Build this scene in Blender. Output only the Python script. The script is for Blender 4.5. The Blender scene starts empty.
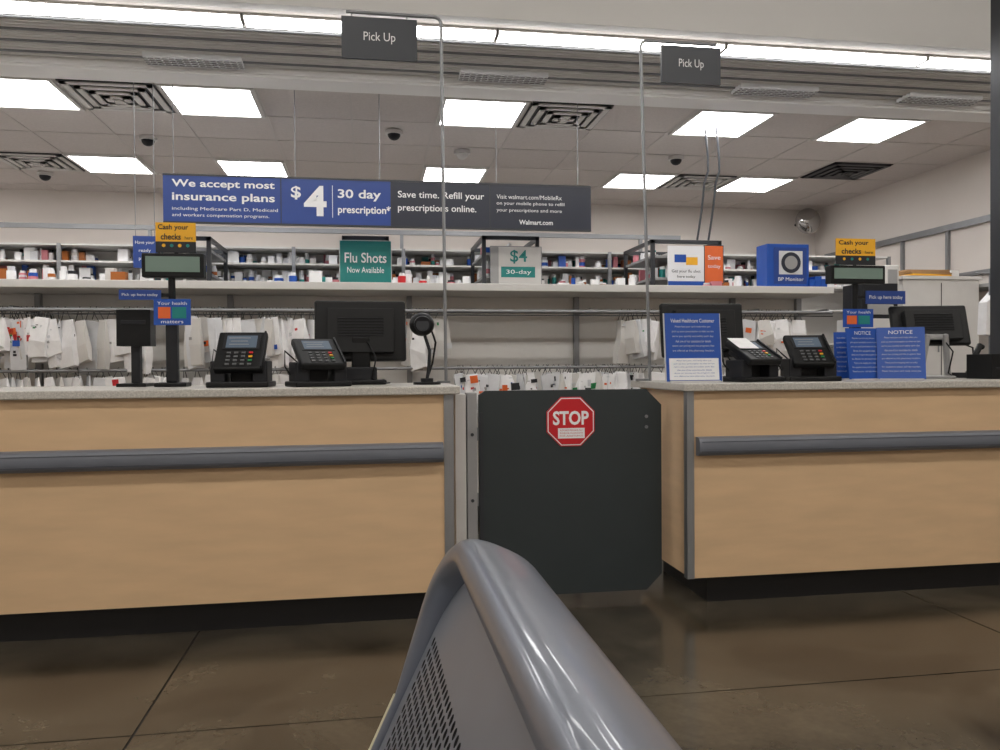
import bpy, math, random
from mathutils import Vector, Matrix, Euler
random.seed(11)

# ------------------------------------------------------------ camera model / site survey
FPX = 800.0
TH, PI_, RO, H = math.atan(130/800), 0.01375, 0.0067, 1.12
Fv = Vector((math.sin(TH)*math.cos(PI_), math.cos(TH)*math.cos(PI_), -math.sin(PI_)))
R0 = Vector((math.cos(TH), -math.sin(TH), 0))
U0 = R0.cross(Fv)
Rv = R0*math.cos(RO) - U0*math.sin(RO)
Uv = U0*math.cos(RO) + R0*math.sin(RO)
CAM = Vector((0, 0, H))

def ray(u, v):
    return Fv + Rv*((u-500)/FPX) + Uv*((375-v)/FPX)
def at(u, v, Y):            # point on the upright plane y = Y (measured from the photo)
    d = ray(u, v); return CAM + d*(Y/d.y)
def atz(u, v, Z):           # point on a horizontal plane
    d = ray(u, v); return CAM + d*((Z-H)/d.z)
def sx(u, Y, v=364): return at(u, v, Y).x
def sz(v, Y, u=500): return at(u, v, Y).z

cam = bpy.data.cameras.new('camera'); co = bpy.data.objects.new('camera', cam)
bpy.context.scene.collection.objects.link(co)
cam.sensor_width = 36; cam.lens = 36*FPX/1000; cam.clip_start = .02
M = Matrix((Rv, Uv, -Fv)).transposed().to_4x4(); M.translation = CAM
co.matrix_world = M
bpy.context.scene.camera = co
bpy.context.scene.view_settings.view_transform = 'Standard'
bpy.context.scene.view_settings.look = 'None'

# ------------------------------------------------------------ materials
def lin(c):
    return tuple(((x/255)/12.92 if x/255 <= .04045 else ((x/255+.055)/1.055)**2.4) for x in c)
def mat(name, rgb, rough=.5, metal=0., var=.06, scale=8., bump=0., stretch=(1,1,1), spec=.5, coat=0.):
    m = bpy.data.materials.new(name); m.use_nodes = True
    nt = m.node_tree; b = nt.nodes['Principled BSDF']
    c = lin(rgb)
    tc = nt.nodes.new('ShaderNodeTexCoord'); mp = nt.nodes.new('ShaderNodeMapping')
    mp.inputs['Scale'].default_value = stretch
    nz = nt.nodes.new('ShaderNodeTexNoise'); nz.inputs['Scale'].default_value = scale
    nz.inputs['Detail'].default_value = 5
    cr = nt.nodes.new('ShaderNodeValToRGB')
    cr.color_ramp.elements[0].position = .3; cr.color_ramp.elements[1].position = .7
    cr.color_ramp.elements[0].color = tuple(x*(1-var) for x in c)+(1,)
    cr.color_ramp.elements[1].color = tuple(min(1, x*(1+var)) for x in c)+(1,)
    nt.links.new(tc.outputs['Object'], mp.inputs['Vector'])
    nt.links.new(mp.outputs['Vector'], nz.inputs['Vector'])
    nt.links.new(nz.outputs['Fac'], cr.inputs['Fac'])
    nt.links.new(cr.outputs['Color'], b.inputs['Base Color'])
    b.inputs['Roughness'].default_value = rough; b.inputs['Metallic'].default_value = metal
    b.inputs['Specular IOR Level'].default_value = spec
    b.inputs['Coat Weight'].default_value = coat
    if bump:
        bp = nt.nodes.new('ShaderNodeBump'); bp.inputs['Strength'].default_value = bump
        bp.inputs['Distance'].default_value = .01
        nt.links.new(nz.outputs['Fac'], bp.inputs['Height']); nt.links.new(bp.outputs['Normal'], b.inputs['Normal'])
    return m
def emit(name, rgb, st):
    m = bpy.data.materials.new(name); m.use_nodes = True
    b = m.node_tree.nodes['Principled BSDF']
    b.inputs['Base Color'].default_value = (.8, .8, .8, 1)
    b.inputs['Emission Color'].default_value = lin(rgb)+(1,)
    b.inputs['Emission Strength'].default_value = st
    return m

WALL = mat('painted_wall', (216, 209, 203), .8, var=.03, scale=2)
SOFF = mat('soffit_paint', (218, 217, 215), .7, var=.02, scale=1)
TRIMW = mat('trim_white', (240, 239, 237), .6, var=.02, scale=1)
CEIL = mat('ceiling_tile', (206, 199, 195), .9, var=.05, scale=60, bump=.15)
GRIDM = mat('ceiling_grid_metal', (200, 194, 190), .6, var=.02)
PANEL = emit('light_panel', (255, 253, 252), 13)
TUBEL = emit('fluorescent_tube', (255, 253, 250), 13)
STORE_FILL = emit('store_fill_lamp', (255, 250, 243), 19)
WHITE = mat('white_laminate', (228, 226, 223), .5, var=.02)
OFFW = mat('offwhite_paint', (208, 206, 203), .5, var=.03)
PAPER = mat('white_paper', (238, 238, 240), .7, var=.05, scale=20)
PAPER2 = mat('grey_paper', (206, 208, 212), .7, var=.05, scale=20)
WOOD = mat('maple_laminate', (212, 180, 142), .42, var=.065, scale=3.2, stretch=(1, 1, 5))
TOP = mat('speckled_laminate', (186, 182, 175), .35, var=.22, scale=160)
KICK = mat('black_kick', (18, 17, 18), .45, var=.1)
RAIL = mat('grey_bumper', (106, 110, 119), .4, var=.04, scale=3)
RAILD = mat('dark_bumper_groove', (74, 77, 84), .45, var=.04)
ALU = mat('aluminium', (158, 160, 162), .35, .7, var=.05, stretch=(30, 30, 1))
STEEL = mat('galvanised_steel', (140, 142, 145), .4, .6, var=.06)
DKST = mat('dark_steel', (62, 64, 68), .4, .5, var=.05)
SHELF = mat('shelf_grey', (158, 158, 158), .5, .2, var=.04)
BLACK = mat('black_plastic', (15, 16, 18), .45, var=.1, scale=20, spec=.3)
BLK2 = mat('charcoal_plastic', (32, 33, 37), .5, var=.08, scale=20, spec=.3)
KEY = mat('key_grey', (96, 98, 100), .5)
GATE = mat('gate_board', (46, 53, 55), .42, var=.05, scale=6)
BLUE = mat('sign_blue', (34, 66, 140), .4, var=.03)
BLUE2 = mat('poster_blue', (26, 78, 168), .35, var=.04)
NAVY = mat('sign_slate', (36, 41, 56), .4, var=.04)
SLATE = mat('pickup_slate', (50, 54, 61), .4, var=.03)
YEL = mat('sign_yellow', (240, 178, 36), .45, var=.03)
ORG = mat('sign_orange', (226, 104, 44), .45, var=.05)
TEAL = mat('sign_teal', (20, 128, 124), .45, var=.03)
RED = mat('sign_red', (196, 28, 38), .4, var=.04)
GREEN = mat('tag_green', (30, 130, 74), .5)
LCD = emit('green_lcd', (96, 130, 112), .08)
LCD.node_tree.nodes['Principled BSDF'].inputs['Base Color'].default_value = (.16, .22, .19, 1)
SCR = emit('terminal_screen', (110, 134, 160), .1)
SCR.node_tree.nodes['Principled BSDF'].inputs['Base Color'].default_value = (.08, .11, .15, 1)
TXT = mat('white_ink', (235, 236, 238), .6, var=.01)
TXTD = mat('dark_ink', (30, 32, 38), .6, var=.01)
BROWN = mat('cardboard', (164, 128, 88), .7, var=.1)
AMBER = mat('amber_bottle', (160, 92, 40), .3, var=.1)
PINK = mat('pink_carton', (196, 120, 130), .5, var=.1)
CREAM = mat('cream_edge', (206, 200, 170), .5, var=.04)
CHROME = mat('mirror', (190, 190, 190), .08, 1., var=.01)
BENCH = mat('bench_silver_paint', (112, 117, 128), .33, .3, var=.04, scale=5, coat=.3)
BENCHP = mat('bench_perforated_sheet', (122, 127, 137), .4, .3, var=.04, coat=.1)
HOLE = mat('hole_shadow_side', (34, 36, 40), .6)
GRILLE = mat('shutter_slats', (228, 226, 223), .4, .1, var=.05)

# polished concrete
FLOOR = bpy.data.materials.new('polished_concrete'); FLOOR.use_nodes = True
nt = FLOOR.node_tree; b = nt.nodes['Principled BSDF']
tc = nt.nodes.new('ShaderNodeTexCoord')
n1 = nt.nodes.new('ShaderNodeTexNoise'); n1.inputs['Scale'].default_value = 1.3; n1.inputs['Detail'].default_value = 8
n1.inputs['Roughness'].default_value = .66; n1.inputs['Distortion'].default_value = .6
n2 = nt.nodes.new('ShaderNodeTexNoise'); n2.inputs['Scale'].default_value = 45; n2.inputs['Detail'].default_value = 4
cr = nt.nodes.new('ShaderNodeValToRGB')
cr.color_ramp.elements[0].position = .36; cr.color_ramp.elements[0].color = lin((50, 45, 38))+(1,)
cr.color_ramp.elements[1].position = .66; cr.color_ramp.elements[1].color = lin((98, 90, 76))+(1,)
mx = nt.nodes.new('ShaderNodeMix'); mx.data_type = 'RGBA'; mx.blend_type = 'MULTIPLY'; mx.inputs[0].default_value = .35
for n in (n1, n2): nt.links.new(tc.outputs['Object'], n.inputs['Vector'])
nt.links.new(n1.outputs['Fac'], cr.inputs['Fac'])
nt.links.new(cr.outputs['Color'], mx.inputs[6]); nt.links.new(n2.outputs['Fac'], mx.inputs[7])
nt.links.new(mx.outputs[2], b.inputs['Base Color'])
mr = nt.nodes.new('ShaderNodeMapRange'); mr.inputs['To Min'].default_value = .06; mr.inputs['To Max'].default_value = .28
nt.links.new(n1.outputs['Fac'], mr.inputs['Value']); nt.links.new(mr.outputs['Result'], b.inputs['Roughness'])
b.inputs['Specular IOR Level'].default_value = .65
JOINT = mat('joint_dark', (30, 26, 22), .7)

# ------------------------------------------------------------ mesh helpers
class MB:
    def __init__(s): s.v = []; s.f = []; s.mi = []; s.mats = []; s.sm = []
    def add(s, vs, fs, m, smooth=False):
        if m not in s.mats: s.mats.append(m)
        k = s.mats.index(m); o = len(s.v)
        s.v += [tuple(p) for p in vs]
        for f in fs:
            s.f.append(tuple(i+o for i in f)); s.mi.append(k); s.sm.append(smooth)
        return s
    def box(s, c, d, m, rot=None):
        vs = [Vector((x*d[0]/2, y*d[1]/2, z*d[2]/2)) for z in (-1, 1) for y in (-1, 1) for x in (-1, 1)]
        if rot is not None:
            R = Euler(rot).to_matrix(); vs = [R@p for p in vs]
        vs = [p+Vector(c) for p in vs]
        return s.add(vs, [(0,2,3,1),(4,5,7,6),(0,1,5,4),(2,6,7,3),(0,4,6,2),(1,3,7,5)], m)
    def b2(s, x0, x1, y0, y1, z0, z1, m):
        return s.box(((x0+x1)/2, (y0+y1)/2, (z0+z1)/2), (abs(x1-x0), abs(y1-y0), abs(z1-z0)), m)
    def tube(s, pts, r, m, n=12, r2=None):
        pts = [Vector(p) for p in pts]; rings = []
        K = len(pts); prev = None
        for i, p in enumerate(pts):
            t = (pts[min(i+1, K-1)]-pts[max(i-1, 0)]).normalized()
            if prev is None: a = t.orthogonal().normalized()
            else: a = (prev - t*prev.dot(t)).normalized()
            prev = a; bb = t.cross(a)
            rr = r if r2 is None else r+(r2-r)*i/(K-1)
            rings.append([p+(a*math.cos(j*2*math.pi/n)+bb*math.sin(j*2*math.pi/n))*rr for j in range(n)])
        vs = [q for g in rings for q in g]
        fs = [(i*n+j, i*n+(j+1) % n, (i+1)*n+(j+1) % n, (i+1)*n+j) for i in range(K-1) for j in range(n)]
        s.add(vs, fs, m, True)
        s.add(rings[0], [tuple(range(n))[::-1]], m); s.add(rings[-1], [tuple(range(n))], m)
        return s
    def cyl(s, p0, p1, r, m, n=16, r2=None): return s.tube([p0, p1], r, m, n, r2)
    def prism(s, poly, y0, y1, m, axis='y', smooth=False):
        def P(a, bb, t): return (a, t, bb) if axis == 'y' else (t, a, bb)
        n = len(poly)
        vs = [P(a, bb, y0) for a, bb in poly]+[P(a, bb, y1) for a, bb in poly]
        s.add(vs, [tuple(range(n)), tuple(range(2*n-1, n-1, -1))], m)
        s.add(vs, [(i, (i+1) % n, (i+1) % n+n, i+n) for i in range(n)], m, smooth)
        return s
    def ell(s, c, r, m, n=20, half=None):
        rows = n//2; vs = []; fs = []
        for i in range(rows+1):
            th = math.pi*i/rows
            if half == 'down': th = math.pi/2+th/2
            for j in range(n):
                ph = 2*math.pi*j/n
                vs.append((c[0]+r[0]*math.sin(th)*math.cos(ph), c[1]+r[1]*math.sin(th)*math.sin(ph), c[2]+r[2]*math.cos(th)))
        for i in range(rows):
            for j in range(n): fs.append((i*n+j, (i+1)*n+j, (i+1)*n+(j+1) % n, i*n+(j+1) % n))
        return s.add(vs, fs, m, True)
    def text(s, body, x0, z0, h, y, m, w=None, align='l', bold=.0, R=None):
        cu = bpy.data.curves.new('t', 'FONT'); cu.body = body; cu.size = 1; cu.offset = bold; cu.resolution_u = 3
        ob = bpy.data.objects.new('t', cu); bpy.context.scene.collection.objects.link(ob)
        bpy.context.view_layer.update()
        me = bpy.data.meshes.new_from_object(ob.evaluated_get(bpy.context.evaluated_depsgraph_get()))
        bpy.data.objects.remove(ob); bpy.data.curves.remove(cu)
        vs = [v.co.copy() for v in me.vertices]; fs = [tuple(p.vertices) for p in me.polygons]
        bpy.data.meshes.remove(me)
        if not vs: return s
        ax = min(v.x for v in vs); bx = max(v.x for v in vs); az = min(v.y for v in vs); bz = max(v.y for v in vs)
        k = h/(bz-az); kx = k if w is None else w/(bx-ax)
        W = (bx-ax)*kx; o = x0-(W/2 if align == 'c' else 0)
        P = [Vector((o+(v.x-ax)*kx, y, z0+(v.y-az)*k)) for v in vs]
        if R: P = [R@p for p in P]
        return s.add(P, fs, m)
    def obj(s, name, parent=None, bevel=0., seg=2):
        me = bpy.data.meshes.new(name); me.from_pydata(s.v, [], s.f)
        for m in s.mats: me.materials.append(m)
        for p, k, sm in zip(me.polygons, s.mi, s.sm): p.material_index = k; p.use_smooth = sm
        me.update()
        ob = bpy.data.objects.new(name, me); bpy.context.scene.collection.objects.link(ob)
        if parent: ob.parent = parent
        if bevel:
            md = ob.modifiers.new('bevel', 'BEVEL'); md.width = bevel; md.segments = seg
            md.limit_method = 'ANGLE'; md.angle_limit = math.radians(40)
        return ob
def group(name, loc=(0, 0, 0), rz=0.):
    e = bpy.data.objects.new(name, None); e.empty_display_size = .1
    e.location = loc; e.rotation_euler = (0, 0, rz)
    bpy.context.scene.collection.objects.link(e); return e

# ------------------------------------------------------------ room shell
CZ = 3.12; BW = 9.8; RW = 5.83; LW = -4.9; SY = 4.60; SY1 = 4.68; SC = 4.6
XS0, XS1, YS0 = -7.0, 9.0, -4.5

fl = MB()
xs = [XS0, -3.99, -.72, 2.55, 5.82, XS1]; ys = [YS0, -.70, 2.56, 5.82, BW]; g = .004
for i in range(len(xs)-1):
    for j in range(len(ys)-1):
        fl.b2(xs[i]+g, xs[i+1]-g, ys[j]+g, ys[j+1]-g, -.08, 0, FLOOR)
fl.b2(XS0, XS1, YS0, BW, -.1, -.004, JOINT)
fl.obj('floor')

MB().b2(LW-.1, RW+.1, BW, BW+.1, 0, CZ+.1, WALL).obj('wall_back')
MB().b2(RW, RW+.1, SY1, BW, 0, CZ+.1, WALL).obj('wall_right')
MB().b2(LW-.1, LW, SY1, BW, 0, CZ+.1, WALL).obj('wall_left')
MB().b2(XS0, XS1, SY, SY1, CZ, SC, SOFF).obj('wall_soffit')
MB().b2(RW, XS1, SY, SY1, 0, CZ, WALL).obj('wall_front_right')
MB().b2(XS0, LW, SY, SY1, 0, CZ, WALL).obj('wall_front_left')
MB().b2(XS0-.1, XS0, YS0, SY1, 0, SC, WALL).obj('wall_store_left')
MB().b2(XS1, XS1+.1, YS0, SY1, 0, SC, WALL).obj('wall_store_right')
MB().b2(XS0-.1, XS1+.1, YS0-.1, YS0, 0, SC, WALL).obj('wall_store_rear')
MB().b2(XS0-.1, XS1+.1, YS0-.1, SY1, SC, SC+.1, SOFF).obj('ceiling_store')
ce = MB().b2(LW-.1, RW+.1, SY1, BW, CZ+.004, CZ+.1, CEIL)
PX, PY = .675, .70; X0 = -1.14; Y0 = 6.32
k = -6
while X0+(k-.5)*PX < RW:
    x = X0+(k-.5)*PX
    if x > LW: ce.b2(x-.009, x+.009, 5.84, BW, CZ-.001, CZ+.004, GRIDM)
    k += 1
for k in range(-1, 6):
    y = Y0+(k-.5)*PY
    if 5.84 < y < BW: ce.b2(LW, RW, y-.009, y+.009, CZ-.0015, CZ+.004, GRIDM)
ce.obj('ceiling')

# troffers
for kx in (-5, -2, 0, 3, 6, 8):
    for ky in (0, 3):
        x = X0+kx*PX; y = Y0+ky*PY
        if x-.33 < LW or x+.33 > RW: continue
        gr = group('ceiling_light', (x, y, CZ-.0015))
        MB().b2(-.30, .30, -.32, .32, -.012, -.004, PANEL).obj('diffuser_panel', gr)
        f = MB()
        f.b2(-.33, -.30, -.345, .345, -.018, 0, OFFW).b2(.30, .33, -.345, .345, -.018, 0, OFFW)
        f.b2(-.30, .30, -.345, -.32, -.018, 0, OFFW).b2(-.30, .30, .32, .345, -.018, 0, OFFW)
        f.obj('frame', gr)
# air diffusers
def vent(kx, ky, dark=False):
    gr = group('air_vent', (X0+kx*PX, Y0+ky*PY, CZ-.0015))
    q = MB(); A = DKST if dark else OFFW
    q.b2(-.32, .32, -.33, .33, -.008, 0, BLK2)
    for r, z in ((.31, -.016), (.235, -.022), (.16, -.028), (.085, -.034)):
        w = .045
        q.b2(-r, r, -r, -r+w, z, z+.010, A).b2(-r, r, r-w, r, z, z+.010, A)
        q.b2(-r, -r+w, -r, r, z, z+.010, A).b2(r-w, r, -r, r, z, z+.010, A)
    q.b2(-.03, .03, -.03, .03, -.04, -.005, A)
    q.obj('louvres', gr)
vent(-1, 0); vent(4, 0); vent(-3, 3); vent(7, 3); vent(9, 2, True)
for u, v, c in ((394, 131, BLK2), (148, 137, BLK2), (676, 157, BLK2), (462, 151, OFFW), (45, 173, BLK2)):
    p = atz(u, v, CZ-.002); gr = group('security_camera_dome' if c is BLK2 else 'smoke_detector', p)
    q = MB().cyl((0, 0, -.03), (0, 0, 0), .075, OFFW, 20); q.ell((0, 0, -.03), (.055, .055, .05), c, 16, 'down')
    q.obj('dome', gr)

# linear fluorescent strips behind the soffit
xe = [-5, -3.64, -2.17, -.70, .77, 2.22, 3.62, 5.05, RW-.02]
for a, c in zip(xe[:-1], xe[1:]):
    a = max(a, LW+.02)
    gr = group('fluorescent_strip_light', ((a+c)/2, 4.80, CZ+.004)); L = (c-a)/2-.012
    MB().b2(-L, L, -.055, .055, -.035, -.015, TUBEL).obj('lens', gr)
    MB().b2(-L-.008, L+.008, -.062, .062, -.015, 0, OFFW).b2(-L-.008, -L, -.06, .06, -.035, -.015, OFFW).b2(L, L+.008, -.06, .06, -.035, -.015, OFFW).obj('housing', gr)
q = MB()
q.b2(LW, RW, 4.90, 5.54, CZ-.010, CZ+.003, GRILLE)
for i in range(14):
    y = 4.93+i*.044
    q.cyl((LW, y, CZ-.014), (RW, y, CZ-.014), .010, GRILLE if i % 4 else STEEL, 8)
for x in (-2.9, -1.10, .92, 2.92, 4.25):  # bright light reflections on the slats, built as white louvred plates
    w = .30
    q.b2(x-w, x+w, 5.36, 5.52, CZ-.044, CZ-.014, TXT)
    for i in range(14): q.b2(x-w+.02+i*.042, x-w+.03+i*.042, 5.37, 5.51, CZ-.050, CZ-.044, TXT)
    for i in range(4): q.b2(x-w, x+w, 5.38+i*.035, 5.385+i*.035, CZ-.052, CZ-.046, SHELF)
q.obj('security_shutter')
q = MB()
q.b2(LW, RW, 5.55, 5.84, CZ-.055, CZ+.004, TRIMW)
q.b2(LW, RW, 5.56, 5.62, CZ-.075, CZ-.055, TRIMW)
q.obj('trim_1', bevel=.006)

# unseen store lamps, added to light the counter fronts and soffit
for x in (-4.5, -1.2, 2.1, 5.4):
    for y in (-2.6, 1.0):
        gr = group('store_fill_light', (x, y, SC))
        MB().b2(-1.2, 1.2, -.15, .15, -.07, -.03, STORE_FILL).obj('lens', gr)
        MB().b2(-1.22, 1.22, -.17, .17, -.03, 0, OFFW).obj('housing', gr)

# ------------------------------------------------------------ counters
CT = 1.025
def bumper(q, x0, x1, zc):
    y0 = 3.47; pts = []
    n = 16
    for i in range(n+1):
        a = -math.pi/2+math.pi*i/n
        pts.append((y0-.012-.04*math.cos(a)**.6 if 0 < i < n else y0-.012, zc+.043*math.sin(a)))
    pts += [(y0, zc+.043), (y0, zc-.043)]
    q.prism(pts, x0, x1, RAIL, 'x', smooth=False)
    for dz in (-.022, .022):
        q.b2(x0+.01, x1-.01, y0-.0505, y0-.03, zc+dz-.002, zc+dz+.002, RAILD)

def counter(x0, x1, tx0, tx1, kx0, kx1, side, tag):
    gr = group('service_counter', (0, 0, 0))
    MB().b2(x0, x1, 3.47, 4.15, .13, .99, WOOD).obj('body', gr)
    MB().b2(kx0, kx1, 3.53, 4.10, 0, .13, KICK).obj('toe_kick', gr)
    MB().b2(tx0, tx1, 3.44, 4.20, .99, CT, TOP).obj('countertop', gr, bevel=.005)
    q = MB()
    if side == 'r':
        q.b2(x1-.005, x1+.022, 3.46, 3.50, .13, .99, ALU); q.b2(x1-.02, x1+.002, 3.461, 3.469, .13, .99, ALU)
        bumper(q, x0, x1-.025, .74)
    else:
        q.b2(x0-.02, x0+.004, 3.46, 3.50, .13, .99, ALU); q.b2(x0-.002, x0+.014, 3.461, 3.469, .13, .99, ALU)
        bumper(q, x0+.025, x1, .738)
    q.obj('bumper_rail_and_trim', gr)
    return gr
counter(-3.6, .335, -3.6, .385, -3.6, .30, 'r', 0)
counter(1.445, 5.6, 1.405, 5.6, 1.55, 5.6, 'l', 0)

# gate post + swing gate
gr = group('gate_post', (0, 0, 0))
q = MB(); q.b2(.375, .425, 3.58, 3.66, 0, .985, OFFW).b2(.432, .478, 3.60, 3.68, 0, .99, SHELF)
q.b2(.425, .432, 3.62, 3.66, .02, .97, DKST).b2(.362, .49, 3.57, 3.69, 0, .012, STEEL)
for z in (.2, .5, .8):
    q.cyl((.481, 3.63, z-.03), (.481, 3.63, z+.03), .008, STEEL, 10)
    q.cyl((.455, 3.598, z), (.455, 3.594, z), .008, DKST, 8)
q.obj('channel', gr, bevel=.003)
GY = 3.64
gx0, gx1 = sx(478.5, GY, 480)+.003, sx(661.5, GY, 480)
gt, gb = sz(390, GY, 560), sz(598, GY, 490)
gr = group('swing_gate', (0, GY, 0))
c = .075
poly = [(gx0, gb), (gx1-c, gb), (gx1, gb+c), (gx1, gt-c), (gx1-c, gt), (gx0+.03, gt), (gx0, gt-.02)]
q = MB().prism(poly, 0, .022, GATE); q.obj('board', gr, bevel=.003)
q = MB()
for dz in (.13, .18): q.cyl((gx1-.075, -.006, gt-dz), (gx1-.075, .002, gt-dz), .008, STEEL, 10)
q.b2(gx0+.002, gx0+.02, -.004, 0, gb+.1, gt-.1, DKST)
q.cyl((gx0+.05, .011, 0), (gx0+.05, .011, gb+.01), .012, DKST, 10)
q.obj('fittings', gr)
cx, cz = sx(570.5, GY, 421), sz(421.5, GY, 570)
def octo(r): return [(cx+r*math.cos(math.pi/8+i*math.pi/4), cz+r*math.sin(math.pi/8+i*math.pi/4)) for i in range(8)]
gr = group('stop_sign', (0, GY-.001, 0))
q = MB().prism(octo(.125), -.004, 0, RED).prism(octo(.120), -.005, -.004, TXT).prism(octo(.115), -.006, -.005, RED)
q.text('STOP', cx, cz-.016, .066, -.0068, TXT, w=.172, align='c', bold=.03)
q.b2(cx-.062, cx+.066, -.0075, -.006, cz-.078, cz-.03, TXT)
for i, t in enumerate(('AUTHORIZED PERSONNEL ONLY', 'PLEASE ASK AN ASSOCIATE', 'FOR ASSISTANCE')):
    q.text(t, cx+.002, cz-.044-i*.013, .007, -.008, RED, w=.11, align='c')
q.obj('octagon_plate', gr)

# ------------------------------------------------------------ pole-hung pick up signs
def pickup(xp, yp, ztop, xa, s0, s1, st, sb, tilt):
    gr = group('pickup_sign', (xp, yp, 0))
    dx = 1 if xa > xp else -1
    q = MB(); q.cyl((0, 0, CT), (0, 0, CT+.012), .035, STEEL, 20)
    q.tube([(tilt, 0, CT), (0, 0, ztop-.03), (dx*.01, 0, ztop-.01), (dx*.03, 0, ztop), (xa-xp, 0, ztop)], .0085, STEEL, 10)
    for x in (s0+.05-xp, s1-.05-xp): q.cyl((x, 0, st-.01), (x, 0, ztop), .003, STEEL, 6)
    q.obj('pole', gr)
    q = MB().b2(s0-xp, s1-xp, -.008, .008, sb, st, SLATE)
    q.text('Pick Up', (s0+s1)/2-xp, (st+sb)/2-.026, .056, -.0095, TXT, w=(s1-s0)*.42, align='c', bold=.0)
    q.obj('panel', gr)
YP = 4.08
p = at(441, 19, YP)
pickup(p.x, YP, at(400, 15, YP).z, sx(346, YP, 12), sx(341.5, YP, 40), sx(417, YP, 40), sz(18.5, YP, 380), sz(60, YP, 380), .012)
p = at(640.5, 42, YP)
pickup(p.x, YP, at(660, 41.5, YP).z, sx(716, YP, 46), sx(661, YP, 65), sx(720, YP, 65), sz(47, YP, 690), sz(84, YP, 690), .045)

# ------------------------------------------------------------ prescription bag rack
RY = 5.3
rz_top = sz(283, RY, 400)
gr = group('prescription_bag_rack', (0, 0, 0))
RX0, RX1 = -3.6, sx(832, RY, 288)
q = MB()
q.b2(RX0, RX1, RY-.03, RY+.52, rz_top-.05, rz_top, SOFF)
q.b2(RX0, RX1, RY+.46, RY+.50, .1, rz_top-.05, WHITE)
q.obj('top_and_back_panel', gr, bevel=.004)
q = MB()
xp = [sx(592, RY)-i*1.22 for i in range(5)]+[sx(592, RY)+1.22, RX1-.03]
for x in xp:
    q.b2(x-.018, x+.018, RY+.40, RY+.44, 0, rz_top-.05, STEEL)
    for z in (rz_top-.17, 1.095):
        q.b2(x-.006, x+.006, RY, RY+.42, z-.012, z+.012, STEEL)
q.cyl((RX0, RY, sz(311, RY, 400)), (RX1, RY, sz(311, RY, 400)), .014, STEEL, 10)
q.b2(RX0, RX1, RY-.012, RY+.0, sz(311, RY, 400)-.03, sz(311, RY, 400)-.022, DKST)
q.cyl((RX0, RY, 1.095), (RX1, RY, 1.095), .010, STEEL, 10)
q.b2(RX0, RX1, RY+.38, RY+.42, .0, .10, DKST)
q.obj('frame', gr)

TAGS = [GREEN, RED, TXTD, TXTD, BLUE2, PAPER2, ORG, PAPER2, SHELF]
def bags(name, x0, x1, ztop, zbar, h, step, wide=.11, tagp=.5, tagset=TAGS, nt_=3):
    q = MB(); x = x0
    while x < x1:
        w = random.uniform(.6, 1.15)*wide; hh = h*random.uniform(.65, 1.05); d = random.uniform(.012, .038)
        R = Matrix.Rotation(random.uniform(-1.25, .35), 3, 'Z')@Matrix.Rotation(random.uniform(-.17, .17), 3, 'Y')
        y = RY+random.uniform(-.02, .04); o = Vector((x, y, ztop-random.uniform(0, .02)))
        L = [(-w*.42, -d*.15, 0), (w*.42, -d*.15, -hh*random.uniform(0, .08)), (w*.42, d*.15, 0), (-w*.42, d*.15, 0),
             (-w*.5, -d, -hh*random.uniform(.5, .7)), (w*.5, -d, -hh*random.uniform(.5, .7)), (w*.5, d, -hh*.65), (-w*.5, d, -hh*.65),
             (-w*.5, -d*.7, -hh), (w*.5, -d*.6, -hh*random.uniform(.9, 1)), (w*.5, d*.6, -hh*.97), (-w*.5, d*.7, -hh)]
        V = [R@Vector(a)+o for a in L]
        fs = [(0,1,2,3), (11,10,9,8)]
        for a in (0, 4):
            fs += [(a+j, a+4+j, a+4+(j+1) % 4, a+(j+1) % 4) for j in range(4)]
        q.add(V, fs, random.choice((PAPER, PAPER, PAPER, PAPER2, OFFW)))
        q.tube([R@Vector((-w*.3, 0, 0))+o, Vector((x, RY, zbar+.02)), R@Vector((w*.3, 0, 0))+o], .0028, DKST, 4)
        for _ in range(nt_):
            if random.random() > tagp: continue
            t = random.choice(tagset); zz = -hh*random.uniform(.04, .75); big = random.random() < .25
            tw = w*(random.uniform(.3, .6) if big else random.uniform(.08, .25)); th = hh*(random.uniform(.1, .2) if big else random.uniform(.02, .08))
            xx = random.uniform(-.42, .1)*w
            dd = d*1.3+.002
            V = [R@Vector((xx, -dd, zz))+o, R@Vector((xx+tw, -dd, zz))+o, R@Vector((xx+tw, -dd, zz-th))+o, R@Vector((xx, -dd, zz-th))+o]
            q.add(V, [(0, 1, 2, 3)], t)
        x += step*random.choice((.4, .7, 1, 1.2, 1.7))
    q.obj(name)
zb = sz(311, RY, 400)
bags('prescription_bags', sx(-60, RY), sx(62, RY), zb-.045, zb, .30, .026, .09, .7, nt_=5)
bags('prescription_bags', sx(66, RY), sx(102, RY), zb-.05, zb, .33, .05, .17, .15)
bags('prescription_bags', sx(112, RY), sx(158, RY), zb-.04, zb, .35, .045, .14, .3)
bags('prescription_bags', sx(192, RY), sx(252, RY), zb-.04, zb, .33, .04, .12, .35)
bags('prescription_bags', sx(256, RY), sx(312, RY), zb-.04, zb, .33, .032, .12, .6)
bags('prescription_bags', sx(400, RY), sx(442, RY), zb-.04, zb, .33, .05, .12, .5)
bags('prescription_bags', sx(622, RY), sx(652, RY), zb-.04, zb, .33, .04, .12, .5)
bags('prescription_bags', sx(748, RY), sx(802, RY), zb-.05, zb, .22, .05, .16, .7, [ORG, ORG, RED, PAPER2])
bags('prescription_bags', sx(0, RY), sx(330, RY), 1.065, 1.095, .3, .045, .12, .3)
bags('prescription_bags', sx(458, RY), sx(660, RY), 1.065, 1.095, .3, .030, .11, .6, nt_=6)
bags('prescription_bags', sx(664, RY), sx(825, RY), 1.065, 1.095, .3, .06, .12, .4)

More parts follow.
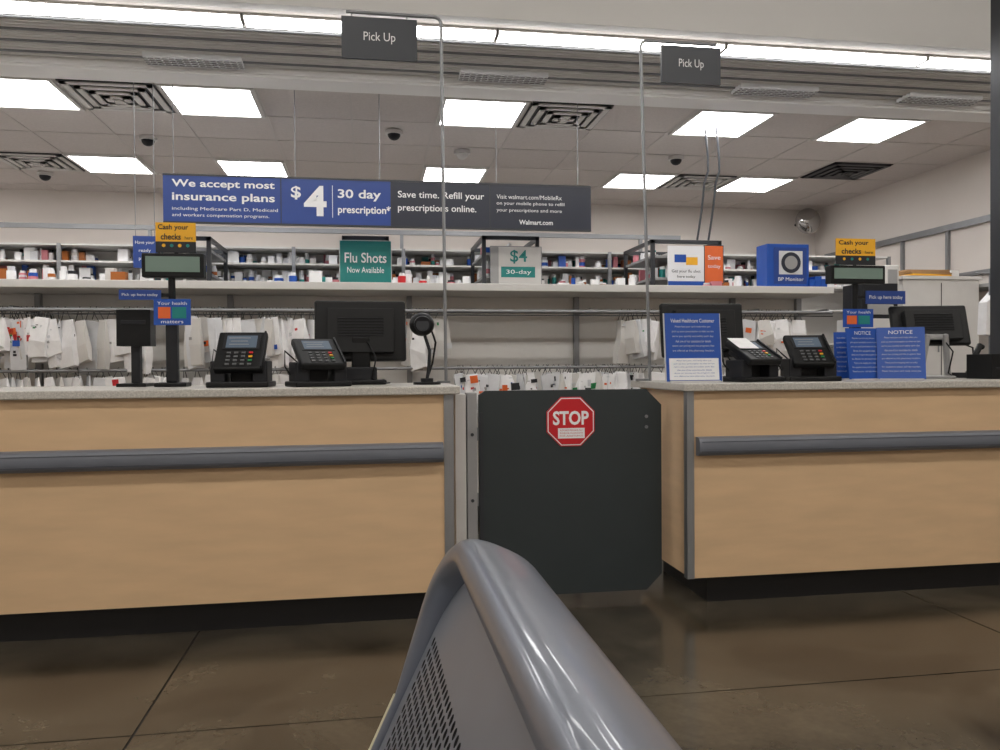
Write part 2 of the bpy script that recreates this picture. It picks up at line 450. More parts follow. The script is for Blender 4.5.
# ------------------------------------------------------------ pharmacy shelving
def bottles(q, x0, x1, y, z, hmax=.13, dens=.06, cols=None, yj=.05):
    cols = cols or [TXT, TXT, PAPER, PAPER2, AMBER, BLUE2, TXT, PAPER, PINK, TEAL, OFFW]
    x = x0
    while x < x1:
        r = random.uniform(.014, .034); h = random.uniform(.4, 1.05)*hmax; yy = y+random.uniform(-yj, yj)
        if random.random() < .62:
            cc = random.choice(cols)
            q.cyl((x, yy, z), (x, yy, z+h*.75), r, cc, 8)
            q.cyl((x, yy, z+h*.75), (x, yy, z+h), r*.75, random.choice((TXT, PAPER2, TXTD, TXT)), 8)
            if random.random() < .5: q.cyl((x, yy, z+h*.2), (x, yy, z+h*.5), r*1.03, random.choice(cols), 8)
        else:
            q.b2(x-r*1.3, x+r*1.3, yy-r, yy+r, z, z+h, random.choice(cols))
        x += dens*random.choice((.7, .8, 1, 1.2, 2.2))
SH = 7.1
gr = group('pharmacy_shelving', (0, 0, 0))
q = MB(); SX0, SX1 = -4.4, 5.0
q.b2(SX0, SX1, SH+.38, SH+.40, .1, 2.14, WHITE)
for z in (.12, .5, .9, 1.3, 1.62, 1.84, 2.0, 2.14):
    q.b2(SX0, SX1, SH, SH+.39, z-.014, z, OFFW)
q.obj('shelves', gr)
q = MB(); x = SX0; zr = sz(224, SH, 300)
while x <= SX1+.01:
    q.b2(x-.015, x+.015, SH-.01, SH+.02, 0, 2.14, STEEL)
    x += .94
for x in (SX0+.02, SX0+2.5, .3, 2.6):
    q.b2(x-.015, x+.015, SH+.34, SH+.37, 2.14, zr, STEEL)
q.b2(SX0, 3.0, SH+.33, SH+.37, zr-.02, zr+.02, STEEL)
q.obj('posts_and_rail', gr)
q = MB()
for a, c2, hm in ((-4.2, -2.3, .13), (-2.1, 0.1, .12), (.12, .75, .12), (.9, 2.0, .12), (2.1, 2.9, .12), (3.0, 4.8, .12)):
    bottles(q, a, c2, SH+.12, 1.84, hm, .045); bottles(q, a+.1, c2, SH+.28, 1.84, hm+.01, .05)
    bottles(q, a, c2, SH+.14, 2.0, .115, .055); bottles(q, a, c2, SH+.3, 2.0, .12, .07)
q.obj('medicine_bottles', gr)
def goods(name, x0, x1, y, z, cols, w=(.04, .09), h=(.06, .13), dy=.09):
    q = MB(); x = x0
    while x < x1:
        ww = random.uniform(*w); hh = random.uniform(*h)
        q.b2(x, min(x+ww, x1+.02), y, y+dy, z, z+hh, random.choice(cols)); x += ww+.003
    q.obj(name)
goods('medicine_boxes', sx(812, RY), sx(850, RY)-.12, RY+.03, rz_top, [BLUE2, TEAL, TXT, GREEN, YEL, BLUE2], (.03, .06), (.05, .10))
q = MB(); bottles(q, sx(398, RY), sx(428, RY), RY+.2, rz_top, .11, .045, [TXT, RED, TXT, PAPER, PINK]); bottles(q, sx(265, RY), sx(338, RY), RY+.3, rz_top, .10, .045)
bottles(q, sx(727, RY), sx(762, RY), RY+.3, rz_top, .10, .05); bottles(q, sx(-10, RY), sx(110, RY), RY+.3, rz_top, .11, .07)
bottles(q, sx(575, RY), sx(650, RY), RY+.3, rz_top, .10, .06); bottles(q, sx(432, RY), sx(480, RY), RY+.32, rz_top, .09, .08)
q.obj('medicine_bottles')

def endcap(u0, u1, vtop):
    Y = 6.25; x0, x1 = sx(u0, Y), sx(u1, Y); zt = sz(vtop, Y, (u0+u1)/2)
    gr = group('gondola_shelf', (0, 0, 0)); q = MB()
    for x in (x0, x1-.03):
        for y in (Y, 6.95): q.b2(x, x+.03, y, y+.03, 0, zt, DKST)
    for z in (.15, .6, 1.1, 1.5, 1.82, 2.0):
        if z < zt-.05: q.b2(x0+.01, x1-.01, Y+.01, 6.97, z-.02, z, SHELF)
    for a in ((x0, x0+.025, Y, 6.98), (x1-.025, x1, Y, 6.98), (x0, x1, Y, Y+.03), (x0, x1, 6.95, 6.98)):
        q.b2(a[0], a[1], a[2], a[3], zt-.03, zt, DKST)
    q.b2((x0+x1)/2-.01, (x0+x1)/2+.01, Y+.03, 6.95, .15, zt-.05, OFFW)
    q.obj('frame', gr)
    q = MB(); 
    for y in (6.35, 6.5, 6.65, 6.8):
        bottles(q, x0+.06, (x0+x1)/2-.05, y, 1.82, .12, .06, yj=.02); bottles(q, (x0+x1)/2+.05, x1-.05, y, 1.82, .12, .06, yj=.02)
        if zt > 2.1: bottles(q, x0+.06, (x0+x1)/2-.05, y, 2.0, .07, .08, yj=.02)
    q.obj('bottles', gr)
endcap(157, 212, 236); endcap(343, 390, 236); endcap(483, 540, 236); endcap(652, 722, 240)

# signs mounted on the unit ends
def flat_sign(name, u0, v0, u1, v1, Y, base, texts, edge=None, hang=None, extra=None, brk=None):
    uc = (u0+u1)/2
    x0, x1 = sx(u0, Y, (v0+v1)/2), sx(u1, Y, (v0+v1)/2); z1, z0 = sz(v0, Y, uc), sz(v1, Y, uc)
    gr = group(name, ((x0+x1)/2, Y, z0)); w = x1-x0; h = z1-z0
    q = MB()
    q.b2(-w/2, w/2, 0, .012, 0, h, base)
    if edge: q.b2(-w/2-.006, w/2+.006, .002, .016, -.006, h+.006, edge)
    for r in (extra or []):
        q.b2(-w/2+r[0]*w, -w/2+r[2]*w, -.002, 0, h*(1-r[3]), h*(1-r[1]), r[4])
    for t in texts:
        q.text(t[0], -w/2+t[1]*w, h*(1-t[2]-t[3]), h*t[3], -.004, t[5], w=t[4]*w, align='c', bold=.012 if t[3] > .18 else 0)
    q.obj('panel', gr)
    k = MB()
    if hang:
        for xx in (-w*.4, w*.4): k.cyl((xx, .008, h-.01), (xx, .008, hang-z0), .003, STEEL, 6)
        k.obj('hanger', gr)
    else:
        k.b2(-w*.2, w*.2, .012, brk or .04, h*.3, h*.36, STEEL); k.obj('bracket', gr)
    return gr
flat_sign('flu_shots_sign', 340, 241, 391, 283, 6.22, TEAL, [('Flu Shots', .5, .28, .24, .82, TXT), ('Now Available', .5, .62, .14, .72, TXT)], OFFW, extra=[(0, 0, 1, .12, TEAL)])
flat_sign('price_sign', 491, 247, 541, 285, 6.22, OFFW, [('$4', .55, .08, .36, .34, TEAL), ('30-day', .55, .60, .14, .5, TXT)], STEEL, extra=[(.2, .52, .88, .8, TEAL), (0, 0, .15, 1, SHELF)])
flat_sign('pill_poster', 668, 246, 704, 289, 6.2, TXT, [('Get your flu shot', .5, .55, .09, .8, TXTD), ('here today', .5, .68, .08, .5, TXTD)], None, extra=[(0, .82, 1, .97, BLUE2), (.18, .2, .5, .38, BLUE2), (.5, .26, .82, .44, YEL)], brk=.06)
flat_sign('orange_poster', 705, 246, 723, 283, 6.2, ORG, [('Save', .5, .25, .12, .7, TXT), ('today', .5, .5, .12, .7, TXT)], DKST, brk=.06)
flat_sign('blue_information_sign', 133, 236, 157, 268, 5.9, BLUE, [('Have your', .5, .15, .13, .8, TXT), ('ready', .5, .4, .13, .5, TXT), ('please', .5, .65, .13, .5, TXT)], None, hang=CZ)

# banner
BY = 5.93
x0, x1 = sx(163, BY, 200), sx(591, BY, 208); zt = sz(175, BY, 163); zbm = sz(221, BY, 163)
gr = group('hanging_banner', (0, BY, 0)); hB = zt-zbm
xa = sx(281, BY, 200); xb = sx(391, BY, 204); xc = sx(490, BY, 206)
q = MB().b2(x0, xb, 0, .02, zbm, zt, BLUE).b2(xb, x1, 0, .02, zbm, zt, NAVY)
q.b2(x0, x1, -.004, .024, zt, zt+.012, DKST).b2(x0, x1, -.004, .024, zbm-.012, zbm, DKST)
for x in (xa, xb, xc): q.b2(x-.003, x+.003, -.002, 0, zbm, zt, DKST)
T = lambda s, x, top, h, w, b=.01: q.text(s, x, zt-hB*(top+h), hB*h, -.003, TXT, w=w, bold=b)
T('We accept most', x0+.06, .08, .21, .70, .02); T('insurance plans', x0+.06, .36, .23, .70, .02)
T('including Medicare Part D, Medicaid', x0+.06, .68, .09, .72, 0); T('and workers compensation programs.', x0+.06, .82, .09, .66, 0)
T('$', xa+.07, .16, .30, .07, .02); T('4', xa+.16, .14, .68, .16, .03)
q.b2(xa+.36, xa+.364, -.003, 0, zbm+.05, zt-.04, TXT)
T('30 day', xa+.40, .20, .26, .31, .02); T('prescription*', xa+.40, .56, .23, .38, .02)
T('Save time. Refill your', xb+.05, .20, .20, .64, .01); T('prescriptions online.', xb+.05, .50, .20, .58, .01)
T('Visit walmart.com/MobileRx', xc+.05, .22, .10, .50, 0); T('on your mobile phone to refill', xc+.05, .38, .10, .52, 0); T('your prescriptions and more', xc+.05, .54, .10, .50, 0)
T('Walmart.com', xc+.22, .80, .11, .26, .02)
q.obj('banner_panel', gr)
q = MB()
for x in (x0+.07, xa+.1, xb-.08, xc+.05, x1-.1):
    q.cyl((x, .01, zt), (x, .01, CZ+.002), .003, STEEL, 6)
q.obj('suspension_rods', gr)

p = at(808, 221, 9.5); gr = group('convex_mirror', p)
q = MB().ell((0, 0, 0), (.165, .11, .165), CHROME, 24).cyl((0, .08, 0), (0, .3, 0), .02, DKST, 8); q.obj('dome', gr)

q = MB()
for dx in (0, .10):
    b0 = Vector((sx(701, 6.4)+dx, 6.4, sz(240, 6.4, 700))); a0 = Vector((b0.x+.04, 6.4, CZ-.0)); pts = []
    for i in range(11):
        t = i/10; pts.append(a0.lerp(b0, t)+Vector((.06*math.sin(t*math.pi)*(1 if t < .5 else .5)-.03*t, 0, 0)))
    q.tube(pts, .009, DKST, 6)
q.obj('power_cable')

# right side: shelf standards, cabinet, files
gr = group('mounted_shelving', (0, 0, 0)); q = MB()
q.b2(RW-.05, RW, 6.2, 9.5, 2.44, 2.50, STEEL).b2(RW-.05, RW, 6.2, 9.5, 1.95, 1.99, STEEL)
for y in (6.6, 7.3, 8.0, 8.8): q.b2(RW-.03, RW, y, y+.04, 1.2, 2.5, STEEL)
q.b2(RW-.32, RW, 6.2, 9.3, 1.79, 1.82, SHELF)
q.obj('rails', gr)
q = MB()
for i, y in enumerate((7.15, 7.55, 7.9, 8.3, 8.8)):
    hh = (.16, .22, .14, .2, .17)[i]; q.b2(RW-.28, RW-.06, y, y+.28, 1.82, 1.82+hh, (BROWN, OFFW, SHELF, BROWN, OFFW)[i])
    q.b2(RW-.282, RW-.28, y+.06, y+.2, 1.82+hh*.3, 1.82+hh*.7, (TXT, BLUE2, TXT, ORG, TEAL)[i])
q.obj('stored_cartons', gr)
gr = group('supply_cabinet', (0, 0, 0)); Y = 6.5
cx0, cx1 = sx(903, Y), RW-.35; ctz = sz(276, Y, 930)
q = MB().b2(cx0, cx1, Y, Y+.5, .06, ctz-.03, OFFW).b2(cx0-.02, cx1+.02, Y-.02, Y+.52, ctz-.03, ctz, OFFW).b2(cx0+.03, cx1-.03, Y+.03, Y+.47, 0, .06, KICK)
q.b2((cx0+cx1)/2-.004, (cx0+cx1)/2+.004, Y-.003, Y, .1, ctz-.06, DKST)
for s_ in (-1, 1): q.cyl(((cx0+cx1)/2+s_*.05, Y-.03, 1.2), ((cx0+cx1)/2+s_*.05, Y-.03, 1.4), .008, STEEL, 8).b2((cx0+cx1)/2+s_*.05-.005, (cx0+cx1)/2+s_*.05+.005, Y-.03, Y, 1.29, 1.31, STEEL)
q.obj('carcass', gr, bevel=.004)
q = MB()
for i in range(5): q.box((cx0+.32+random.uniform(-.02, .02), Y+.2, ctz+.0065+i*.013), (.42, .28, .0125), random.choice((BROWN, BROWN, YEL)), (0, 0, random.uniform(-.1, .1)))
q.obj('file_folders')
goods('storage_boxes', cx0+.6, cx1-.1, Y+.15, ctz, [BROWN, OFFW, BROWN], (.16, .22), (.06, .12), .25)
gr = group('paper_towel_cabinet', (sx(893, 6.4), 6.4, 0)); zt_ = sz(265, 6.4, 895)
MB().b2(-.07, .06, 0, .15, 0, zt_, OFFW).obj('carcass', gr, bevel=.01)
MB().b2(-.05, .04, -.004, 0, zt_-.25, zt_-.04, SHELF).cyl((.03, -.02, 1.5), (.03, 0, 1.5), .008, STEEL, 8).obj('door', gr)
gr = group('label_dispenser', (sx(883, 5.6), 5.6, 0))
q = MB().b2(-.2, .18, 0, .3, 0, 1.45, OFFW); q.obj('stand', gr, bevel=.005)
q = MB().b2(-.16, .14, .02, .28, 1.45, sz(283, 5.6, 885), BLK2).b2(-.12, .10, .012, .02, 1.48, 1.56, SHELF); q.obj('machine', gr, bevel=.01)

# dark column at the right
x = sx(995.5, 4.10, 250)
q = MB().b2(x, x+.08, 4.06, 4.14, CT, 3.4, DKST).b2(x-.01, x+.09, 4.05, 4.15, CT, CT+.02, BLK2)
q.cyl((x+.04, 4.10, 3.4), (x+.04, 4.10, SC), .02, DKST, 10)
q.obj('security_post')

Y = RY+.05; a, c_ = sx(767, Y, 265), sx(809, Y, 265); z1 = sz(244, Y, 788)
gr = group('blood_pressure_monitor_box', ((a+c_)/2, Y, rz_top)); w = c_-a; h = z1-rz_top
q = MB().b2(-w/2, w/2, 0, .16, 0, h, BLUE2); q.obj('carton', gr, bevel=.003)
q = MB(); q.b2(-w*.34, w*.44, -.002, 0, h*.08, h*.92, BLUE).b2(-w*.22, w*.34, -.003, -.002, h*.3, h*.84, PAPER2).cyl((.02, -.002, h*.57), (.02, -.006, h*.57), w*.23, NAVY, 28).cyl((.02, -.006, h*.57), (.02, -.008, h*.57), w*.15, SHELF, 28)
q.text('BP Monitor', .02, h*.15, h*.08, -.004, TXT, w=w*.6, align='c')
q.obj('printed_label', gr)

# ------------------------------------------------------------ counter-top equipment
def lx(u, Y): return sx(u, Y, 380)
def monitor(u, Y, rz, w, h, zc, silver=False, tilt=-.15):
    gr = group('pos_monitor', (lx(u, Y), Y, CT), rz)
    q = MB(); q.box((0, 0, zc), (w, .035, h), BLACK, (tilt, 0, 0)); q.obj('chassis', gr, bevel=.012, seg=3)
    q = MB(); q.box((0, -.035, zc), (w*.72, .05, h*.72), BLACK, (tilt, 0, 0))
    for i in range(7): q.box((0, -.061-(i-3)*.014*tilt, zc+.02+(i-3)*.014), (w*.5, .004, .005), BLK2, (tilt, 0, 0))
    q.obj('rear_housing', gr, bevel=.015, seg=3)
    q = MB(); q.box((0, .019, zc), (w*.92, .003, h*.88), SCR, (tilt, 0, 0)); q.obj('screen', gr)
    m = SHELF if silver else BLACK
    q = MB()
    if silver:
        q.box((-.06, -.07, zc*.42), (.028, .03, zc*.84), m, (.12, .12, 0)).box((.06, -.07, zc*.42), (.028, .03, zc*.84), m, (.12, -.12, 0))
        q.box((0, -.07, zc*.78), (.12, .03, .03), m).box((0, -.02, .008), (.18, .2, .016), m)
    else:
        q.box((0, -.045, zc*.45), (.09, .04, zc*.9), m, (.05, 0, 0)).box((0, -.02, .012), (.24, .18, .024), m)
        q.box((0, -.075, .05), (.15, .06, .07), BLK2)
    q.obj('stand', gr, bevel=.008)
    q = MB(); q.tube([(.03, -.07, zc*.8), (.07, -.12, zc*.5), (.05, -.11, .03), (.10, -.08, .006), (.14, 0, .006)], .004, BLACK, 6); q.obj('cable', gr)
monitor(361, 3.98, 0.03, .44, .30, .26)
monitor(702, 4.02, -.05, .45, .29, .265)
monitor(929, 3.98, -.22, .41, .23, .29, True, -.3)

def terminal(u, Y, rz, s=1., paper=False, tilt=.85, skirt=True):
    gr = group('card_terminal', (lx(u, Y), Y, CT), rz)
    R = Matrix.Rotation(tilt, 3, 'X'); C = Vector((0, -.01, .145*s))
    def bx(q, c, d, m): q.box(C+R@(Vector(c)*s), Vector(d)*s, m, (tilt, 0, 0))
    q = MB(); bx(q, (0, 0, 0), (.20, .21, .035), BLACK); bx(q, (0, .02, -.03), (.16, .13, .04), BLK2); q.obj('body', gr, bevel=.008, seg=3)
    q = MB(); bx(q, (0, .045, .0185), (.15, .085, .002), BLK2); bx(q, (0, .045, .0198), (.125, .068, .001), SCR)
    for j, w_ in enumerate((.09, .07, .08)): bx(q, (-.01, .065-j*.018, .0206), (w_, .003, .0006), SHELF)
    q.obj('screen', gr)
    q = MB()
    for r in range(4):
        for k in range(4):
            c = KEY if k < 3 else (RED, YEL, GREEN, KEY)[r]
            bx(q, (-.045+k*.030, -.018-r*.021, .0195), (.016, .009, .004), c)
    bx(q, (.093, 0, .021), (.008, .2, .012), BLK2); q.obj('keypad', gr)
    q = MB()
    q.box((0, .02, .06*s), (.09*s, .06*s, .12*s), BLACK)
    q.box((0, 0, .012*s), (.25*s, .20*s, .024*s), BLACK)
    if skirt:
        q.box((-.085*s, 0, .06*s), (.06*s, .13*s, .10*s), BLK2).box((.085*s, 0, .06*s), (.06*s, .13*s, .10*s), BLK2)
    q.obj('pedestal', gr, bevel=.006)
    if paper:
        q = MB(); bx(q, (-.03, .06, .023), (.12, .11, .002), PAPER); q.obj('paper_note', gr)
    q = MB(); q.tube([(-.1*s, .03, .03), (-.135*s, .05, .09*s), (-.13*s, .07, .16*s), (-.06*s, .08, .1*s), (0, .08, .02)], .004, BLACK, 6); q.obj('cord', gr)
terminal(242, 3.72, -.05, 1.06)
terminal(318, 3.68, .35, 1.0, False, .6)
terminal(752, 3.70, .25, .98, True, .5)
terminal(808, 3.70, -.15, 1.02, False, .75)

gr = group('barcode_scanner', (lx(427, 3.8), 3.8, CT))
q = MB().cyl((0, 0, 0), (0, 0, .012), .065, BLACK, 24).cyl((0, 0, .012), (0, 0, .03), .03, BLK2, 16)
q.tube([(0, 0, .02), (.01, 0, .09), (.014, 0, .16), (-.005, 0, .22), (-.02, 0, .27)], .008, BLK2, 8)
q.ell((-.022, 0, .285), (.06, .045, .056), BLACK, 20).cyl((-.022, -.03, .285), (-.022, -.052, .28), .04, BLK2, 20)
q.cyl((-.022, -.052, .28), (-.022, -.056, .28), .03, DKST, 20)
q.tube([(.02, .02, .27), (.045, .03, .2), (.03, .05, .1), (.0, .06, .01)], .005, BLACK, 6)
q.obj('scanner_and_stand', gr)

def pole_display(u, Y, d0, d1, dv0, dv1, s0, s1, sv0, sv1, strip=None):
    x = lx(u, Y); gr = group('customer_display_pole', (x, Y, CT))
    zb_, zt_ = sz(dv1, Y, u)-CT, sz(dv0, Y, u)-CT
    a, c = sx(d0, Y, dv0)-x, sx(d1, Y, dv0)-x
    q = MB().b2(-.07, .07, -.06, .06, 0, .02, BLACK).b2(-.026, .026, -.02, .02, .02, .36, BLK2).cyl((0, 0, .36), (0, 0, zb_), .016, BLACK, 12)
    q.b2(a, c, -.03, .03, zb_, zt_, BLACK); q.obj('pole', gr, bevel=.005)
    q = MB().b2(a+.018, c-.018, -.033, -.03, zb_+.025, zt_-.015, LCD); q.obj('display', gr)
    sa, sc_ = sx(s0, Y, sv0)-x, sx(s1, Y, sv0)-x; za, zc_ = sz(sv1, Y, u)-CT, sz(sv0, Y, u)-CT
    q = MB(); w = sc_-sa; h = zc_-za; m_ = (sa+sc_)/2
    q.b2(sa, sc_, -.012, -.004, za, zc_, YEL); q.b2(sa, sc_, -.0125, -.0035, za-.05, za, TXTD)
    q.text('Cash your', m_-w*.06, za+h*.56, h*.34, -.0135, TXTD, w=w*.76, align='c', bold=.02)
    q.text('checks', m_-w*.12, za+h*.1, h*.32, -.0135, TXTD, w=w*.5, align='c', bold=.02)
    q.text('here', m_+w*.33, za+h*.12, h*.18, -.0135, TXTD, w=w*.2, align='c')
    for i in range(4): q.cyl((m_-w*.3+i*w*.2, -.0125, za-.018), (m_-w*.3+i*w*.2, -.0135, za-.018), .008, TEAL if i % 2 else YEL, 10)
    q.b2(m_-.008, m_+.008, -.004, .006, zt_, za+h*.5, BLACK)
    q.obj('topper_sign', gr)
    if strip:
        u0, v0, u1, v1 = strip; xa_, xb_ = sx(u0, Y, v0)-x, sx(u1, Y, v0)-x; z0_, z1_ = sz(v1, Y, u0)-CT, sz(v0, Y, u0)-CT
        q = MB().b2(xa_, xb_, -.02, -.012, z0_, z1_, BLUE); q.text('Pick up here today', (xa_+xb_)/2, z0_+(z1_-z0_)*.3, (z1_-z0_)*.35, -.0215, TXT, w=(xb_-xa_)*.85, align='c')
        xm = 0 if xa_ < 0 < xb_ else (xb_ if xb_ < 0 else xa_)
        q.b2(min(xm, 0)-.01, max(xm, 0)+.01, -.012, .0, (z0_+z1_)/2-.008, (z0_+z1_)/2+.008, BLACK); q.obj('strip_sign', gr)
    return gr
pole_display(173, 3.9, 143, 205, 254, 278, 156, 196, 223, 242, (120, 290, 162, 300))
pole_display(855, 4.0, 828, 882, 266, 284, 835, 874, 239, 256, (864, 291, 903, 304))
def poster(name, u0, v0, u1, v1, Y, rz, base, lines, back=-.18, stand=True, extra=None, holder=None):
    uc = (u0+u1)/2; x0, x1 = sx(u0, Y, v1), sx(u1, Y, v1); zt_ = sz(v0, Y, uc); zb_ = CT if stand else sz(v1, Y, uc)
    gr = group(name, ((x0+x1)/2, Y, zb_), rz); w = (x1-x0)/max(.3, math.cos(rz)); h = zt_-zb_
    R = Matrix.Rotation(back, 3, 'X'); hh = h/math.cos(back)
    q = MB()
    def bx(c, d, m): q.box(R@Vector(c), d, m, (back, 0, 0))
    if holder: bx((0, .004, hh/2), (w+.012, .004, hh), holder)
    bx((0, 0, hh/2+.002), (w, .005, hh-.004), base)
    for e in (extra or []): bx((-w/2+w*(e[0]+e[2])/2, -.0035, hh*(1-(e[1]+e[3])/2)), (w*(e[2]-e[0]), .001, hh*(e[3]-e[1])), e[4])
    for t in lines: q.text(t[0], -w/2+t[1]*w, hh*(1-t[2]-t[3]), hh*t[3], -.005, t[5], w=t[4]*w, align='c', R=R)
    q.obj('card', gr)
    if stand:
        q = MB().box((0, .02, .004), (w*.9, .08, .006), OFFW).box((0, .05, h*.25), (w*.3, .004, h*.5), OFFW, (.25, 0, 0)); q.obj('easel_foot', gr)
    return gr
poster('photo_card', 154, 299, 191, 326, 3.872, 0, BLUE2, [('Your health', .5, .1, .12, .8, TXT), ('matters', .5, .8, .1, .6, TXT)], 0, False, [(.12, .3, .45, .72, ORG), (.5, .3, .88, .72, TEAL)])
poster('photo_card', 843, 309, 873, 328, 3.972, 0, BLUE2, [('Your health', .5, .1, .14, .8, TXT)], 0, False, [(.12, .35, .45, .8, ORG), (.5, .35, .88, .8, TEAL)])
def copy(n, t0, dt, w, m):
    S = ['Please have your card ready when you', 'pick up your prescription so that we can', 'serve you quickly and safely each day.', 'Ask one of our associates for details',
         'about our pricing and the programs that', 'are offered at this pharmacy location.', 'Thank you for shopping with us today.', 'For questions please call the number.']
    return [(S[i % 8], .5, t0+i*dt, dt*.5, w*(1 if i % 3 else .85), m) for i in range(n)]
poster('valued_customer_notice', 667, 313, 722, 380, 3.70, 0.0, BLUE2, [('Valued Healthcare Customer', .5, .08, .055, .8, TXT)]+copy(6, .18, .07, .76, PAPER2)+copy(6, .68, .045, .74, BLUE2), -.1, True, [(.05, .655, .95, .97, TXT)], holder=OFFW)
poster('blue_notice', 848, 328, 884, 380, 3.78, .15, BLUE2, [('NOTICE', .5, .06, .07, .5, TXT)]+copy(9, .18, .08, .8, PAPER2), -.12)
poster('blue_notice', 884, 327, 919, 379, 3.72, -.5, BLUE2, [('NOTICE', .5, .06, .07, .5, TXT)]+copy(9, .18, .08, .8, PAPER2), -.2)
poster('blue_notice', 836, 332, 848, 380, 3.88, -.3, BLUE2, copy(8, .1, .1, .7, PAPER2), -.1)
gr = group('receipt_printer', (lx(137, 4.0), 4.0, CT))
q = MB().b2(-.07, .06, -.08, .08, 0, .016, BLACK).b2(-.02, .02, -.02, .02, .016, .2, BLK2).b2(-.075, .075, -.05, .05, .19, .36, BLACK).b2(-.055, .055, -.054, -.05, .29, .31, BLK2)
q.obj('housing', gr, bevel=.01)
gr = group('label_printer', (lx(994, 3.75), 3.75, CT))
q = MB().b2(-.09, .09, -.09, .09, 0, .13, BLACK).b2(-.07, .07, -.094, -.09, .05, .06, BLK2); q.obj('housing', gr, bevel=.01)
gr = group('telephone', (lx(970, 3.98), 3.98, CT))
q = MB().b2(-.05, .05, -.08, .08, 0, .03, BLACK).tube([(-.03, -.05, .05), (-.02, -.06, .12), (.02, -.05, .18), (.04, -.04, .17)], .016, BLACK, 10)
q.tube([(.0, .03, .03), (.06, .04, .08), (.05, .04, .17), (-.02, .03, .19)], .005, BLACK, 6).cyl((-.03, -.05, .02), (-.03, -.05, .06), .016, BLACK, 10); q.obj('handset_and_base', gr)
p = at(988, 312, 4.9)
gr = group('hanging_shopping_bag', (p.x, 4.9, 0)); q = MB()
q.prism([(-.05, 1.30), (.16, 1.28), (.18, 1.50), (.04, 1.60), (-.04, 1.52)], -.04, .04, PAPER); q.cyl((.04, 0, 1.58), (.04, 0, 1.72), .004, DKST, 6).cyl((.02, 0, 0), (.02, 0, 1.75), .012, STEEL, 8).cyl((.02, 0, 0), (.02, 0, .02), .12, STEEL, 20); q.cyl((-.1, 0, 1.72), (.14, 0, 1.72), .006, STEEL, 8)
q.obj('bag_and_rack', gr)

# ------------------------------------------------------------ foreground bench (runs along y, faces -x)
gr = group('waiting_bench', (0, 0, 0))
al = math.radians(25); e2 = Vector((math.sin(al), 0, math.cos(al))); e3 = Vector((math.cos(al), 0, -math.sin(al)))
B0 = Vector((-.050, 0, .40)); YF, YN, WT, RC = 1.25, -.55, .485, .14
def bp_(y, w, n=0.): return B0+Vector((0, y, 0))+e2*w+e3*n
path = [(YF, -.02), (YF, .10), (YF, .22), (YF, WT-RC)]
for i in range(1, 13):
    a = math.pi/2*i/12; path.append((YF-RC+RC*math.cos(a), WT-RC+RC*math.sin(a)))
for t in (.8, .5, .2, -.1, YN+RC): path.append((t, WT))
for i in range(1, 13):
    a = math.pi/2+math.pi/2*i/12; path.append((YN+RC+RC*math.cos(a), WT-RC+RC*math.sin(a)))
path += [(YN, .2), (YN, -.02)]
n = 32; rings = []
for i, (y, w) in enumerate(path):
    a0 = path[max(0, i-1)]; a1 = path[min(len(path)-1, i+1)]
    t = Vector((a1[0]-a0[0], a1[1]-a0[1])).normalized(); nn = Vector((-t.y, t.x))
    f = max(0, min(1, (w-.20)/(WT-.23))); f = f*f*(3-2*f)
    ra = .008+.022*f; rb = .010+.050*f
    ring = []
    for j in range(n):
        th = 2*math.pi*j/n; cs, sn = math.cos(th), math.sin(th)
        k = 1/((abs(cs)**2.8+abs(sn)**2.8)**(1/2.8))
        d = nn*(ra*k*cs); ring.append(bp_(y+d.x, w+d.y, rb*k*sn+.022*f))
    rings.append(ring)
q = MB(); vs = [p for r in rings for p in r]
q.add(vs, [(i*n+j, i*n+(j+1) % n, (i+1)*n+(j+1) % n, (i+1)*n+j) for i in range(len(path)-1) for j in range(n)], BENCH, True)
q.obj('rim', gr)
q = MB(); S = .018; r = .0060
def inside(y, w):
    if y > YF-RC and w > WT-RC: return (y-YF+RC)**2+(w-WT+RC)**2 < (RC-.002)**2
    return y < YF-.002 and w < WT-.002
yy = YF-.003
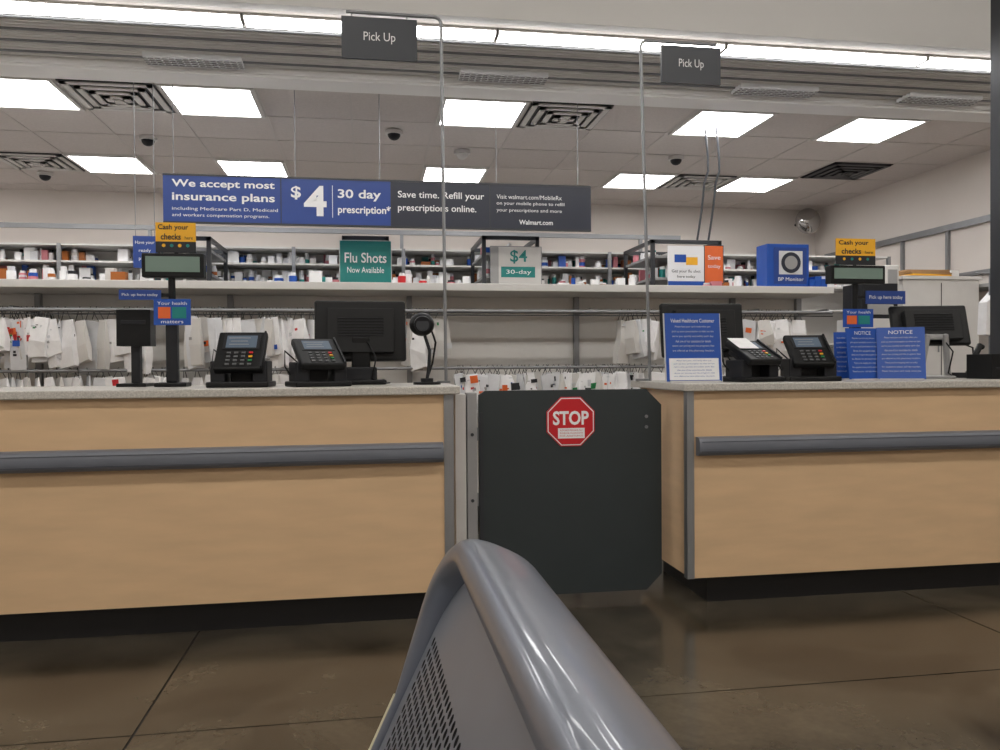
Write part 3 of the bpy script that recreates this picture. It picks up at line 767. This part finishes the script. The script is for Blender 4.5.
while yy-S > -.0:
    w = 0.
    while w+S < WT:
        cy, cw = yy-S/2, w+S/2
        if inside(cy, cw):
            q0 = [(yy-S, w), (yy, w), (yy, w+S), (yy-S, w+S)]
            hole = (cy < YF-.035 and .03 < cw < WT-.135 and inside(cy+.035, cw+.05))
            if hole:
                ot = [(cy+dx*S/2, cw+dy*S/2) for dx, dy in ((1,0),(1,1),(0,1),(-1,1),(-1,0),(-1,-1),(0,-1),(1,-1))]
                inn = [(cy+r*math.cos(k*math.pi/4), cw+r*1.25*math.sin(k*math.pi/4)) for k in range(8)]
                q.add([bp_(*p) for p in ot]+[bp_(*p) for p in inn], [(k, (k+1) % 8, (k+1) % 8+8, k+8) for k in range(8)], BENCHP)
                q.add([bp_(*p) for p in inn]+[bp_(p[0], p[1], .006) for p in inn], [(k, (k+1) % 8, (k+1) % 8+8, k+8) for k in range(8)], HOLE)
            else: q.add([bp_(*p) for p in q0], [(0, 1, 2, 3)], BENCHP)
        w += S
    yy -= S
q.add([bp_(yy, 0), bp_(YN, 0), bp_(YN, WT-RC), bp_(YN+RC*.3, WT-RC*.3), bp_(YN+RC, WT), bp_(yy, WT)], [(0, 1, 2, 3, 4, 5)], BENCHP)
q.obj('perforated_backrest', gr)
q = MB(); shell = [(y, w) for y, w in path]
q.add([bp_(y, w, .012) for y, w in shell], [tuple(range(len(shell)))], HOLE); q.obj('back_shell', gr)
q = MB().tube([bp_(YF+.004, -.02, -.006), bp_(YF+.006, .10, -.006), bp_(YF+.006, .22, -.006)], .0065, CREAM, 8); q.obj('edge_strip', gr)
q = MB()
prof = [(-.56, .395), (-.565, .415), (-.55, .435), (-.50, .44), (-.30, .425), (-.12, .42), (-.04, .44), (-.03, .43), (-.10, .40), (-.30, .405), (-.5, .42), (-.545, .41)]
vs = [(x, YN+.03, z) for x, z in prof]+[(x, YF-.03, z) for x, z in prof]; m_ = len(prof)
q.add(vs, [tuple(range(m_)), tuple(range(2*m_-1, m_-1, -1))]+[(i, (i+1) % m_, (i+1) % m_+m_, i+m_) for i in range(m_)], BENCHP)
q.obj('seat', gr)
q = MB()
for y in (YN+.2, YF-.2):
    q.box((-.27, y, .385), (.5, .05, .035), BENCH); q.box((-.46, y, .195), (.045, .045, .385), BENCH); q.box((-.06, y, .195), (.045, .045, .385), BENCH)
    q.box((-.26, y, .012), (.52, .06, .024), BENCH)
q.b2(-.29, -.25, YN+.2, YF-.2, .36, .40, BENCH)
q.obj('leg_frame', gr, bevel=.006)

w = bpy.data.worlds.new('world'); bpy.context.scene.world = w; w.use_nodes = True
w.node_tree.nodes['Background'].inputs['Color'].default_value = (.5, .5, .52, 1)
w.node_tree.nodes['Background'].inputs['Strength'].default_value = .1
